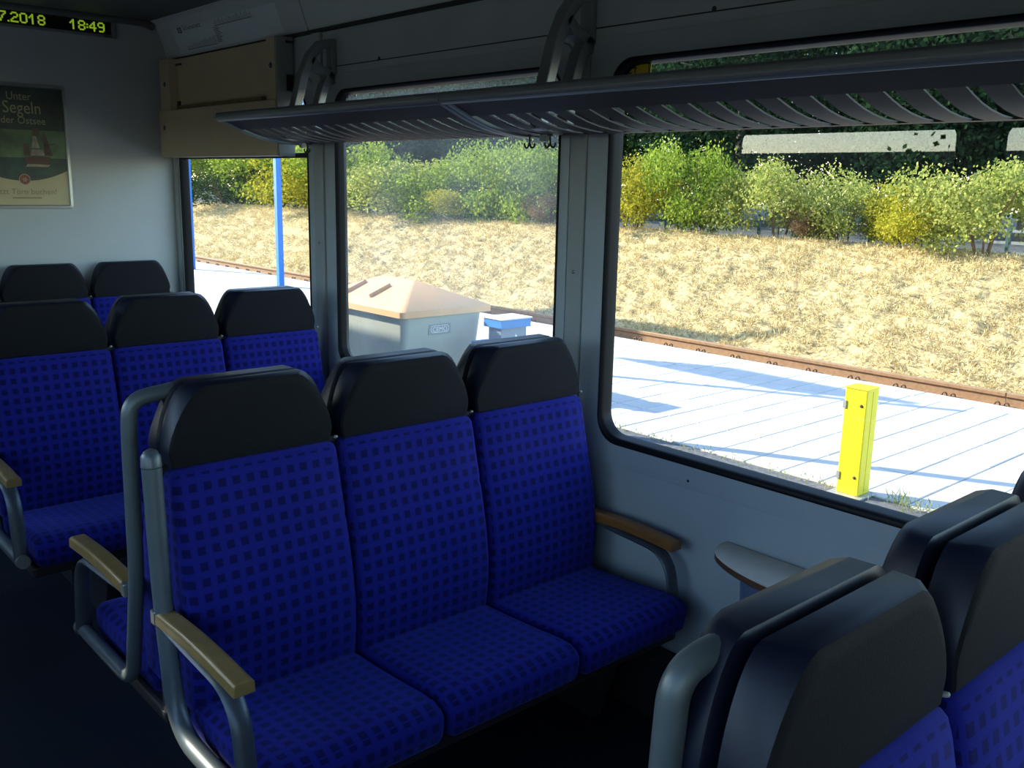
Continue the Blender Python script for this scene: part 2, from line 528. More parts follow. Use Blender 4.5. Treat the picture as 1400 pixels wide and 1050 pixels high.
# pillar covers with screws on the window wall
for (a, b) in ((3.757, 3.838), (2.136, 2.208), (0.50, 0.56), (-1.14, -1.075)):
    pc = MB().box((XW - 0.014, a, 0.0), (XW + 0.005, b, 2.285)).build('pillar_cover', M['cover'], wall_r, bevel=0.005)
    for z in (1.36, 0.70, 1.95):
        MB().disc_dome((XW - 0.014, (a + b) / 2, z), (-1, 0, 0), 0.006, 0.003).build('screw', M['chrome'], pc, smooth=60)
# joints above the windows and screw holes
for y in (1.66, 3.30, 0.2):
    MB().disc_dome((XW - 0.009, y, 0.772), (-1, 0, 0), 0.006, 0.002).build('screw', M['black'], wall_r)
    MB().disc_dome((XW - 0.0, y + 0.02, 2.12), (-1, 0, 0), 0.008, 0.003).build('screw', M['seam_shade'], wall_r)
MB().box((XW - 0.001, YE, 2.112), (XW + 0.01, 3.70, 2.116)).build('panel_joint', M['seam_shade'], wall_r)
# corner post by the bulkhead
MB().box((XW - 0.02, 5.352, 0.0), (XW + 0.005, 5.40, 2.28)).build('corner_post', M['cover'], wall_r, bevel=0.006)
# skirting duct under the windows
tag(MB().box((XW - 0.10, YE, 0.0), (XW, YB, 0.20)).build('baseboard_right', M['shell'], bevel=0.01), kind='structure')

# cornice panels between window wall and ceiling
C0, C1 = (2.200, 2.282), (2.133, 2.457)
ct = Vector((C1[0] - C0[0], 0, C1[1] - C0[1])).normalized()
cn = Vector((-ct.z, 0, ct.x)) * 1.0       # into the room
if cn.x > 0: cn = -cn
def cornice(name, y0, y1):
    prof = [(2.222, 2.272), (2.203, 2.272), (2.197, 2.285), (2.150, 2.415), (2.133, 2.448), (2.10, 2.468), (2.222, 2.468)]
    m = MB().loft([[(p[0], y0, p[1]) for p in prof], [(p[0], y1, p[1]) for p in prof]])
    return tag(m.build(name, M['cornice'], bevel=0.004), kind='structure')
cornice('trim_1', 3.850, 5.40)
cornice('trim_2', YE, 3.842)
tag(MB().box((2.19, YE, 2.262), (2.221, 5.40, 2.273)).build('trim_3', M['seam_shade']), kind='structure')  # dark strip paints the lip shadow under the cornice
# moulding under the ceiling along the bulkhead
tag(MB().tube([(XL, 5.385, 2.455), (2.06, 5.385, 2.455), (2.125, 5.39, 2.44)], 0.022, 10).build('trim_4', M['ceil'], smooth=60), kind='structure')
# left side cornice
m = MB().loft([[(XL, YE, 2.28), (XL + 0.07, YE, 2.465), (XL, YE, 2.465)], [(XL, YB, 2.28), (XL + 0.07, YB, 2.465), (XL, YB, 2.465)]])
tag(m.build('trim_5', M['cornice']), kind='structure')

# ------------------------------------------------------------------ outside: ground, platform, track, embankment
ZP = -0.28
tag(MB().box((-120, -60, -1.3), (140, 160, -1.0)).build('ground', M['ground']), kind='structure')
plat = tag(MB().box((2.48, -6, -1.1), (5.56, 40, ZP)).build('platform', M['asphalt']), kind='structure')
bed = MB().box((5.56, -6, -1.1), (9.06, 40, ZP - 0.035)).build('paving_bed', M['joint'], plat)
PX, PY, GAP = 0.64, 0.30, 0.009
rows = [5.60 + PX * k for k in range(5)]
def paver_mesh(wx, wy):
    return MB().box((0, 0, -0.05), (wx - GAP, wy - GAP, 0)).mesh('paver', bevel=0.006, bseg=1)
pm = paver_mesh(PX, PY); pm.materials.append(M['paver'])
allp = []
for xr in rows:
    y = -5.9 + 0.02
    while y < 39.5:
        allp.append((xr, y)); y += PY
def pv_vis(p):
    return 0.32 < (p[1] + 0.15) / (p[0] + 0.3) < 2.6
vis = sorted([p for p in allp if pv_vis(p)], key=lambda p: p[0] ** 2 + p[1] ** 2)
near = set(vis[:270])
for p in vis[:270]:
    o = bpy.data.objects.new('paver', pm); COL.objects.link(o); o.parent = plat
    o.location = (p[0], p[1], ZP + random.uniform(-0.002, 0.002))
rest = MB()
for p in allp:
    if p not in near:
        rest.box((p[0], p[1], ZP - 0.05), (p[0] + PX - GAP, p[1] + PY - GAP, ZP))
tag(rest.build('pavers', M['paver'], plat), kind='stuff')
em = paver_mesh(0.26, 1.0); em.materials.append(M['paver'])
for k in range(44):
    o = bpy.data.objects.new('edge_stone', em); COL.objects.link(o); o.parent = plat
    o.location = (8.80, -5 + k * 1.0, ZP)
# track bed, rail and clips
tag(MB().box((9.06, -6, -1.05), (11.6, 60, -0.74)).build('track_bed', M['ballast']), kind='structure')
rail = thing('rail', 'rusty brown railway rail with clips at the foot of the dry bank', 'rail', (11.12, 0, -0.715))
rp = [(-0.07, 0), (0.07, 0), (0.07, 0.012), (0.012, 0.03), (0.010, 0.10), (0.036, 0.115), (0.036, 0.15), (0.028, 0.158), (-0.028, 0.158), (-0.036, 0.15), (-0.036, 0.115), (-0.010, 0.10), (-0.012, 0.03), (-0.07, 0.012)]
for k in range(8):
    y0, y1 = -4 + k * 8.0, 4 + k * 8.0 - 0.012
    MB().loft([[(p[0], y0, p[1]) for p in rp], [(p[0], y1, p[1]) for p in rp]]).build('rail_section', M['rail'], rail)
MB().box((-0.028, -4, 0.158), (0.028, 60, 0.160)).build('running_surface', M['railhead'], rail)
cm = MB()
for dy in (-0.05, 0.05):
    cm.tube(fillet([(-0.10, dy - 0.03, 0.015), (-0.10, dy - 0.02, 0.055), (-0.10, dy + 0.02, 0.055), (-0.10, dy + 0.03, 0.015)], 0.02, 4), 0.010, 6)
clipm = cm.mesh('clip', smooth=60); clipm.materials.append(M['rust'])
for k in range(70):
    o = bpy.data.objects.new('clip', clipm); COL.objects.link(o); o.parent = rail
    o.location = (0, 0.4 + 0.6 * k, 0)

# dry embankment
def bank_z(x, y):
    n = noise.noise(Vector((x * 0.5, y * 0.35, 0.3)))
    n2 = noise.noise(Vector((x * 2.3, y * 1.9, 4.1)))
    n3 = noise.noise(Vector((x * 6.0, y * 5.0, 9.1))) + 0.75 * noise.noise(Vector((x * 13.0, y * 9.0, 2.6)))
    t = (x - 11.45) / (15.0 - 11.45)
    crest = 0.76 - 0.004 * max(0, y - 10) + 0.09 * noise.noise(Vector((y * 0.3, 2.2, 1)))
    t = max(0.0, min(1.0, t))
    s = t + 0.07 * math.sin(t * math.pi)
    z = -0.73 + (crest + 0.73) * min(1.0, s)
    k = math.sin(min(1, t * 1.02) * math.pi) ** 0.5 if t > 0 else 0
    z += (0.07 * n + 0.05 * n2 + 0.075 * n3) * (0.25 + 0.75 * k)
    if x > 15.2: z -= min(0.25, (x - 15.2) * 0.25)
    return z
xs = np.concatenate([np.arange(11.42, 15.8, 0.06), [16.2, 16.8]])
ys = np.concatenate([np.arange(0.5, 22, 0.075), np.arange(22, 62, 0.2)])
V = [(float(x), float(y), bank_z(x, y)) for y in ys for x in xs]
nx_ = len(xs)
F = [(j * nx_ + i, j * nx_ + i + 1, (j + 1) * nx_ + i + 1, (j + 1) * nx_ + i) for j in range(len(ys) - 1) for i in range(nx_ - 1)]
bank = tag(MB().add(V, F).build('embankment', M['bank'], smooth=60), kind='structure')
# flat ground and road behind the crest
tag(MB().box((16.0, -20, -1.0), (60, 120, 0.50)).build('road', M['road']), kind='structure')

def quads_mesh(name, c, u, v, m):
    """c,u,v (n,3): diamond leaves"""
    n = len(c)
    P = np.stack([c - u, c - v * 0.5, c + u, c + v * 0.5], 1).reshape(-1, 3).astype(np.float32)
    me = bpy.data.meshes.new(name)
    me.vertices.add(n * 4); me.vertices.foreach_set('co', P.ravel())
    me.loops.add(n * 4); me.loops.foreach_set('vertex_index', np.arange(n * 4, dtype=np.int32))
    me.polygons.add(n); me.polygons.foreach_set('loop_start', np.arange(0, n * 4, 4, dtype=np.int32))
    try: me.polygons.foreach_set('loop_total', np.full(n, 4, dtype=np.int32))
    except Exception: pass
    me.update(calc_edges=True); me.validate()
    me.materials.append(m)
    return me

def grass_blades(pts, nb, lmin, lmax, width, lean):
    """pts (n,3) -> blades as thin diamonds leaning down the bank"""
    n = len(pts)
    base = np.repeat(pts, nb, 0) + rng.normal(0, 0.05, (n * nb, 3)) * [1, 1, 0.05]
    ang = rng.uniform(0, 2 * np.pi, n * nb)
    L = rng.uniform(lmin, lmax, n * nb)
    tilt = np.abs(rng.normal(lean, 0.35, n * nb))
    d = np.stack([np.cos(ang) * np.sin(tilt), np.sin(ang) * np.sin(tilt), np.cos(tilt)], 1)
    d[:, 0] -= 0.35; d /= np.linalg.norm(d, axis=1, keepdims=True)
    s = np.cross(d, rng.normal(0, 1, (n * nb, 3))); s /= np.linalg.norm(s, axis=1, keepdims=True)
    return base + d * (L / 2)[:, None], d * (L / 2)[:, None], s * width
pts = []
while len(pts) < 15000:
    y = 1.0 + 44 * random.random() ** 1.7; x = random.uniform(11.45, 15.5)
    if not 0.25 < y / x < 2.9: continue
    if noise.noise(Vector((x * 2.6, y * 2.0, 7.7))) < -0.45 + 0.25 * random.random(): continue
    pts.append((x, y, bank_z(x, y) - 0.01))
c, u, v = grass_blades(np.array(pts), 8, 0.05, 0.14, 0.010, 0.8)
g = link('dry_grass', quads_mesh('dry_grass', c, u, v, M['grass']), M['grass'])
tag(g, 'matted straw-coloured dry grass covering the sloping bank beyond the rail', 'grass', kind='stuff')
# weeds along the paving edge
pts = [(5.54 + random.uniform(-0.05, 0.06), y, ZP) for y in np.arange(1.2, 8.0, 0.03) if random.random() < 0.75]
c, u, v = grass_blades(np.array(pts), 4, 0.02, 0.06, 0.006, 0.6)
pts2 = [(5.55 + random.uniform(-0.05, 0.05), 2.45 + random.uniform(-0.10, 0.10), ZP) for _ in range(14)]
c2, u2_, v2 = grass_blades(np.array(pts2), 5, 0.06, 0.16, 0.006, 0.6)
w = link('weeds', quads_mesh('weeds', np.concatenate([c, c2]), np.concatenate([u, u2_]), np.concatenate([v, v2]), M['weed']), M['weed'])
tag(w, 'thin weeds growing along the edge of the pale paving', 'weeds', kind='stuff')

# ------------------------------------------------------------------ shrubs and trees
def foliage(name, blobs, n, size, m, spread=0.0):
    """blobs: (cx,cy,cz,rx,ry,rz); leaves cluster towards the surface of each blob, in twig tufts"""
    vol = np.array([b[3] * b[4] + b[4] * b[5] + b[3] * b[5] for b in blobs]); vol = vol / vol.sum()
    C = []
    for b, f in zip(blobs, vol):
        k = max(8, int(n * f / 9))
        d = rng.normal(0, 1, (k, 3)); d /= np.linalg.norm(d, axis=1, keepdims=True)
        r = (0.45 + 0.62 * rng.random(k) ** 0.55)[:, None]
        tw = np.array(b[:3]) + d * r * np.array(b[3:6])
        lv = np.repeat(tw, 9, 0) + rng.normal(0, size * 1.3 + spread, (k * 9, 3))
        C.append(lv)
    C = np.concatenate(C)
    N = len(C)
    u = rng.normal(0, 1, (N, 3)); u /= np.linalg.norm(u, axis=1, keepdims=True)
    w_ = np.cross(u, rng.normal(0, 1, (N, 3))); w_ /= np.linalg.norm(w_, axis=1, keepdims=True)
    s = (size * rng.uniform(0.7, 1.3, N))[:, None]
    return quads_mesh(name, C, u * s * 0.5, w_ * s * 0.75, m)

def rblobs(nb, w, h, seed, base=0.25):
    r = random.Random(seed); out = []
    for k in range(nb):
        z = base + (h - base) * r.uniform(0.15, 0.82)
        f = 1 - 0.55 * abs(z / h - 0.45)
        out.append((r.uniform(-0.5, 0.5) * w * f, r.uniform(-0.5, 0.5) * w * f, z, w * r.uniform(0.16, 0.27), w * r.uniform(0.16, 0.27), h * r.uniform(0.14, 0.22)))
    return out
def stems(w, h, seed, n=6, r0=0.022):
    r = random.Random(seed); m = MB()
    for k in range(n):
        a = r.uniform(0, 6.28); q = r.uniform(0.2, 0.42) * w
        p0 = Vector((0.08 * math.cos(a), 0.08 * math.sin(a), -0.15)); p2 = Vector((q * math.cos(a), q * math.sin(a), h * r.uniform(0.55, 0.8)))
        pm_ = (p0 + p2) / 2 + Vector((0, 0, 0.15 * h))
        m.tube([p0, pm_, p2], [r0, r0 * 0.7, r0 * 0.3], 6)
    return m
# unit shrubs: 2 m wide, 1.6 m tall
SHR = {}
for kind, mm, seed in (('green', 'lf_green', 1), ('yellow', 'lf_yellow', 2), ('pale', 'lf_pale', 3), ('brown', 'lf_brown', 4), ('dull', 'lf_mid', 5)):
    SHR[kind] = (foliage('foliage', rblobs(17, 2.0, 1.6, seed, base=0.02), 9500, 0.062, M[mm]), stems(2.0, 1.6, seed).mesh('stems', smooth=60))
    SHR[kind][1].materials.append(M['stem'])
def shrub(kind, x, y, w, h, label, name='shrub', zoff=0.0):
    t = thing(name, label, 'bush', (x, y, bank_z(min(x, 15.6), y) - 0.02 + zoff), 'bushes along the top of the bank', rz=(x * 7.3 + y * 3.1) % 6.28)
    t.scale = (w / 2.0, w / 2.0, h / 1.6)
    for nme, k in (('foliage', 0), ('stems', 1)):
        o = bpy.data.objects.new(nme, SHR[kind][k]); COL.objects.link(o); o.parent = t
    return t
L = [
 ('green', 15.9, 38.0, 4.6, 2.6, 'large green bush at the left edge of the farthest window'),
 ('dull', 15.3, 32.6, 3.0, 1.5, 'low dull grey-green bush left of the blue pole'),
 ('green', 16.2, 30.6, 3.4, 2.3, 'tall green bush just left of the blue pole'),
 ('yellow', 15.6, 27.4, 2.9, 2.0, 'yellow-green bush just right of the blue pole'),
 ('green', 16.0, 24.9, 3.4, 2.3, 'hazy green bush at the left edge of the middle window'),
 ('pale', 15.6, 22.4, 2.9, 1.7, 'pale hazy bush behind and above the orange-lidded bin'),
 ('green', 15.9, 19.9, 2.7, 1.8, 'green bush above the right end of the orange lid'),
 ('yellow', 15.2, 19.3, 1.5, 0.8, 'small low yellow bush in front of the bushes in the middle window'),
 ('green', 15.7, 17.9, 2.2, 2.05, 'bright green bush in the right half of the middle window'),
 ('green', 15.5, 16.3, 2.0, 1.95, 'bright green bush beside the pillar at the right of the middle window'),
 ('brown', 15.2, 15.75, 0.9, 0.75, 'small withered brown bush beside the pillar'),
 ('yellow', 15.5, 13.5, 1.9, 1.65, 'yellow bush at the left edge of the big near window'),
 ('green', 15.5, 11.85, 1.75, 1.85, 'tall bright green bush left of the middle of the big near window'),
 ('pale', 15.5, 9.95, 1.75, 1.55, 'rounded pale green bush in the middle of the big near window'),
 ('pale', 15.6, 8.65, 1.35, 1.25, 'sparse pale bush between the rounded pale bush and the small golden one'),
 ('brown', 15.4, 9.15, 0.7, 0.7, 'withered brown twigs between two pale bushes'),
 ('yellow', 15.7, 7.75, 1.0, 0.95, 'small golden bush above the yellow post'),
 ('yellow', 15.4, 7.05, 1.45, 1.15, 'golden yellow bush right above the yellow post'),
 ('pale', 15.0, 6.0, 1.9, 1.45, 'broad pale bush at the right edge of the photo'),
]
for a in L: shrub(*a)

TR = {}
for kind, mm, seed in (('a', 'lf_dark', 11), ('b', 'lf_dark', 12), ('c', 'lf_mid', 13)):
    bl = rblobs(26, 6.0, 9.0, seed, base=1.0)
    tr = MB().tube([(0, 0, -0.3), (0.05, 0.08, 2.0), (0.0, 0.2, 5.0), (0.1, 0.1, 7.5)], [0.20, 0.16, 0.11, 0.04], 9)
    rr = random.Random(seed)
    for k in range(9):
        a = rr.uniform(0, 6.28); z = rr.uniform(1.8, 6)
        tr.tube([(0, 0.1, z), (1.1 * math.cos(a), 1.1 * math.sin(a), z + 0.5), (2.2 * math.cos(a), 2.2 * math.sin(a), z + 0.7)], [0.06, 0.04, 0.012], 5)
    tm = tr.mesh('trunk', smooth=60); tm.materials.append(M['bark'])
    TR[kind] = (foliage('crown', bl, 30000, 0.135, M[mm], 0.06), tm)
def tree(kind, x, y, s, label, zs=1.0):
    t = thing('tree', label, 'tree', (x, y, 0.48 if x > 0 else -1.0), 'dark trees behind the bushes', rz=(x * 3.3 + y * 1.7) % 6.28)
    t.scale = (s, s, s * zs)
    for nme, k in (('crown', 0), ('trunk', 1)):
        o = bpy.data.objects.new(nme, TR[kind][k]); COL.objects.link(o); o.parent = t
for a in [
 ('a', 24.0, 8.7, 1.0, 'dark tree with a grey trunk at the right edge of the near window'),
 ('b', 25.5, 12.0, 1.05, 'dark tree behind the sparse pale bush'),
 ('a', 23.5, 16.6, 0.95, 'dark tree behind the rounded pale bush in the near window'),
 ('c', 26.0, 21.0, 1.05, 'mid-green tree behind the tall bright bush in the near window'),
 ('b', 24.0, 25.5, 1.0, 'dark tree behind the pillar between near and middle windows'),
 ('a', 25.0, 30.5, 1.1, 'dark tree in the right half of the middle window'),
 ('b', 24.0, 36.0, 1.1, 'dark tree in the middle of the middle window'),
 ('a', 25.5, 42.0, 1.15, 'dark tree at the left edge of the middle window'),
 ('c', 24.0, 49.0, 1.2, 'mid-green tree behind the blue pole'),
 ('a', 26.0, 57.0, 1.3, 'dark tree behind the leftmost bush of the farthest window'),
 ('a', -18.0, 19.6, 0.9, 'dark tree added across the line to mask mirrored sky at the left of the near pane'),  # out of view, added to cover sky reflected in the near pane
 ('b', 34.0, 10.5, 1.3, 'far dark tree seen at the right of the near window'),
 ('a', 34.0, 17.0, 1.3, 'far dark tree seen in the middle of the near window'),
 ('b', 34.0, 25.0, 1.35, 'far dark tree seen at the left of the near window'),
 ('a', 35.0, 35.0, 1.4, 'far dark tree seen at the right of the middle window'),
 ('b', 35.0, 47.0, 1.4, 'far dark tree seen at the left of the middle window'),
]: tree(*a)

# hedge on the other side of the line added to bound the sky strip mirrored in the panes
hl = [(random.uniform(-0.6, 0.6), y + random.uniform(-0.5, 0.5), random.uniform(0.6, 2.8), 1.2, 1.4, 0.7) for y in np.arange(-14, 60, 0.55)]
hd = thing('added_hedge', 'long dark hedge put across the line to bound the sky strip mirrored in the near pane', 'added_hedge', (-14.5, 0, -1.0))
link('foliage', foliage('foliage', hl, 46000, 0.13, M['lf_mid'], 0.06), M['lf_mid'], hd)
MB().box((-0.5, -14, 0), (0.5, 60, 3.42)).build('opaque_core', M['bark'], hd)  # solid block added inside; its straight top edges the mirrored sky strip

# fence beyond the bushes
fe = thing('wire_fence', 'low grey rail fence with green posts behind the bushes', 'fence', (17.2, 0, 0.5))
for k in range(14):
    MB().box((-0.03, 4 + k * 1.25 - 0.03, 0), (0.03, 4 + k * 1.25 + 0.03, 0.62)).build('post', M['fence'], fe, bevel=0.006)
for z in (0.12, 0.30, 0.50):
    MB().box((-0.012, 3.5, z), (0.012, 21.0, z + 0.05)).build('fence_rail', M['wire'], fe)

# ------------------------------------------------------------------ things on the platform
# yellow post
t = thing('marker_post', 'short yellow sheet-metal post standing at the edge of the paving', 'post', (5.46, 2.77, ZP))
MB().box((0, 0, 0.012), (0.145, 0.15, 0.70)).build('post_body', M['yellow'], t, bevel=0.006)
MB().box((-0.004, -0.004, 0.700), (0.149, 0.154, 0.712)).build('cap', M['yellow'], t, bevel=0.003)
MB().box((-0.05, -0.04, 0), (0.18, 0.19, 0.012)).build('base_plate', M['zinc'], t, bevel=0.002)
MB().box((0.072, -0.002, 0.02), (0.078, 0.0, 0.69)).build('edge_fold', M['yellow'], t)
for z in (0.13, 0.60):
    MB().disc_dome((0, 0.035, z), (-1, 0, 0), 0.011, 0.006).build('bolt', M['rust'], t, smooth=60)
    MB().box((-0.006, 0.135, z - 0.03), (0.004, 0.156, z + 0.02)).build('hinge', M['zinc'], t)

# grit bin with hipped lid
t = thing('grit_bin', 'large grey plastic grit bin with an orange hipped lid on the platform', 'grit bin', (5.30, 7.62, ZP))
def ring(hx, hy, z, r=0.07): return [(p[0], p[1], z) for p in rrect(-hx, hx, -hy, hy, r)]
MB().loft([ring(0.40, 0.66, 0.03), ring(0.415, 0.68, 0.05), ring(0.465, 0.745, 0.72), ring(0.47, 0.75, 0.74)]).build('tub', M['grp'], t, smooth=40)
MB().box((-0.38, -0.6, 0), (0.38, 0.6, 0.03)).build('foot', M['grp'], t)
lid = MB().loft([ring(0.475, 0.755, 0.715, 0.05), ring(0.53, 0.81, 0.72, 0.05), ring(0.53, 0.81, 0.775, 0.05), ring(0.515, 0.795, 0.785, 0.05),
           ring(0.03, 0.30, 0.985, 0.02), ring(0.01, 0.28, 0.99, 0.008)]).build('lid', M['lid'], t, smooth=20)
for yy in (-0.10, 0.32):
    a = Vector((-0.40, yy, 0.835)); b = Vector((-0.16, yy, 0.93))
    MB().tube([a, b], 0.014, 6, flat=(0.03, 0.010)).build('rib', M['lidr'], lid)
MB().box((0.13 - 0.31, -0.738, 0.535), (0.13 - 0.05, -0.722, 0.635)).build('badge', M['logo'], t, bevel=0.004)
lg = text_mesh('badge_lettering', 'CEMO', 0.062, M['white'], t, (-0.05, -0.7395, 0.562), (math.pi / 2, 0, 0))
MB().loft([[(-0.05 + p[0], -0.739, 0.585 + p[1]) for p in rrect(-0.105, 0.105, -0.034, 0.034, 0.03)],
           [(-0.05 + p[0], -0.739, 0.585 + p[1]) for p in rrect(-0.100, 0.100, -0.029, 0.029, 0.026)]], False, False).build('badge_ring', M['white'], t)

# blue topped litter station
t = thing('litter_station', 'blue and grey steel litter station on the platform right of the grit bin', 'litter bin', (5.55, 6.35, ZP))
MB().box((0.0, 0.0, 0.62), (0.36, 0.26, 0.70)).build('top_box', M['bluebox'], t, bevel=0.005)
MB().box((-0.01, -0.01, 0.70), (0.37, 0.27, 0.712)).build('lit_top_plate', M['white'], t, bevel=0.003)  # sunlight on the lid is put into this white
MB().box((0.03, 0.04, 0.0), (0.34, 0.22, 0.62)).build('body', M['greybox'], t, bevel=0.004)
MB().box((-0.16, 0.05, 0.42), (0.03, 0.24, 0.50)).build('side_tray', M['bluebox'], t, bevel=0.004)
for k, (dx, dy, w_) in enumerate(((0.12, 0.10, 0.05), (0.22, 0.12, 0.07), (0.17, 0.18, 0.05))):
    MB().box((dx, dy, 0.712), (dx + w_, dy + 0.018, 0.7135)).build('symbol', M['ink'], t)
MB().add([(0.20, 0.0385, 0.46), (0.30, 0.0385, 0.46), (0.20, 0.0385, 0.56)], [(0, 1, 2)]).build('triangle_mark', M['white'], t)

# blue sign gantry
t = thing('sign_gantry', 'tall blue platform sign on two posts seen through the farthest window', 'sign', (8.19, 15.5, ZP))
for yy, w_ in ((0.0, 0.0), (3.86, 0.0)):
    MB().box((-0.05, yy - 0.06, 0), (0.05, yy + 0.06, 4.2)).build('post', M['blue'], t, bevel=0.012)
MB().box((-0.04, -0.1, 2.75), (0.04, 3.96, 3.7)).build('board', M['blue'], t, bevel=0.01)
MB().box((-0.044, 0.1, 2.9), (-0.040, 3.75, 3.55)).build('board_face', M['white'], t)
# cantilever sign, unseen and placed for its board shadow, and lamp post behind the window pillars
t = thing('cantilever_sign', 'unseen sign board on one post behind the far window pillar, placed for its shadow', 'sign', (5.55, 9.48, ZP))
MB().cyl((0, 0, 0), (0, 0, 3.3), 0.05, 12).build('post', M['lamp'], t, smooth=60)
MB().box((-0.03, 0.30, 2.62), (0.03, 2.45, 3.27)).build('board', M['bluebox'], t, bevel=0.01)
for z in (2.75, 3.15):
    MB().cyl((0, 0, z), (0, 0.32, z), 0.02, 8).build('arm', M['lamp'], t, smooth=60)
t = thing('lamp_post', 'slim grey platform lamp post hidden behind the near window pillar', 'lamp post', (5.25, 4.96, ZP))
MB().tube([(0, 0, 0), (0, 0, 1.0), (0, 0, 4.6)], [0.065, 0.055, 0.045], 12).build('post', M['lamp'], t, smooth=60)
MB().box((-0.12, -0.25, 4.6), (0.12, 0.25, 4.68)).build('lantern', M['lamp'], t, bevel=0.02)

# ------------------------------------------------------------------ benches
SEAT = [(-0.10, 0.35), (-0.10, 0.430), (-0.16, 0.436), (-0.25, 0.439), (-0.35, 0.445), (-0.45, 0.453), (-0.50, 0.453), (-0.528, 0.443), (-0.544, 0.425), (-0.546, 0.40), (-0.540, 0.365), (-0.528, 0.352), (-0.45, 0.346)]
BACK = [(-0.012, 0.40), (-0.145, 0.40), (-0.160, 0.43), (-0.168, 0.50), (-0.168, 0.58), (-0.155, 0.67), (-0.136, 0.755), (-0.127, 0.790), (-0.121, 0.800), (-0.122, 0.812), (-0.104, 0.88), (-0.088, 0.95), (-0.080, 0.972), (-0.066, 0.984), (-0.012, 0.984)]
PW = 0.45
def head_outline(cx, y, wb, wt, z0, z1):
    R = []
    a = Vector((wb / 2 * 0.97, z0)); b = Vector((wb / 2, z0 + 0.035))
    c1 = Vector((wb / 2, z0 + 0.42 * (z1 - z0))); c2 = Vector((wt / 2 + 0.040, z1 - 0.004)); d = Vector((wt / 2, z1))
    R.append(a)
    for k in range(9):
        t = k / 8
        R.append(b * (1 - t) ** 3 + c1 * 3 * t * (1 - t) ** 2 + c2 * 3 * t * t * (1 - t) + d * t ** 3)
    pts = [(cx + p.x, y, p.y) for p in R] + [(cx - p.x, y, p.y) for p in reversed(R)]
    return pts

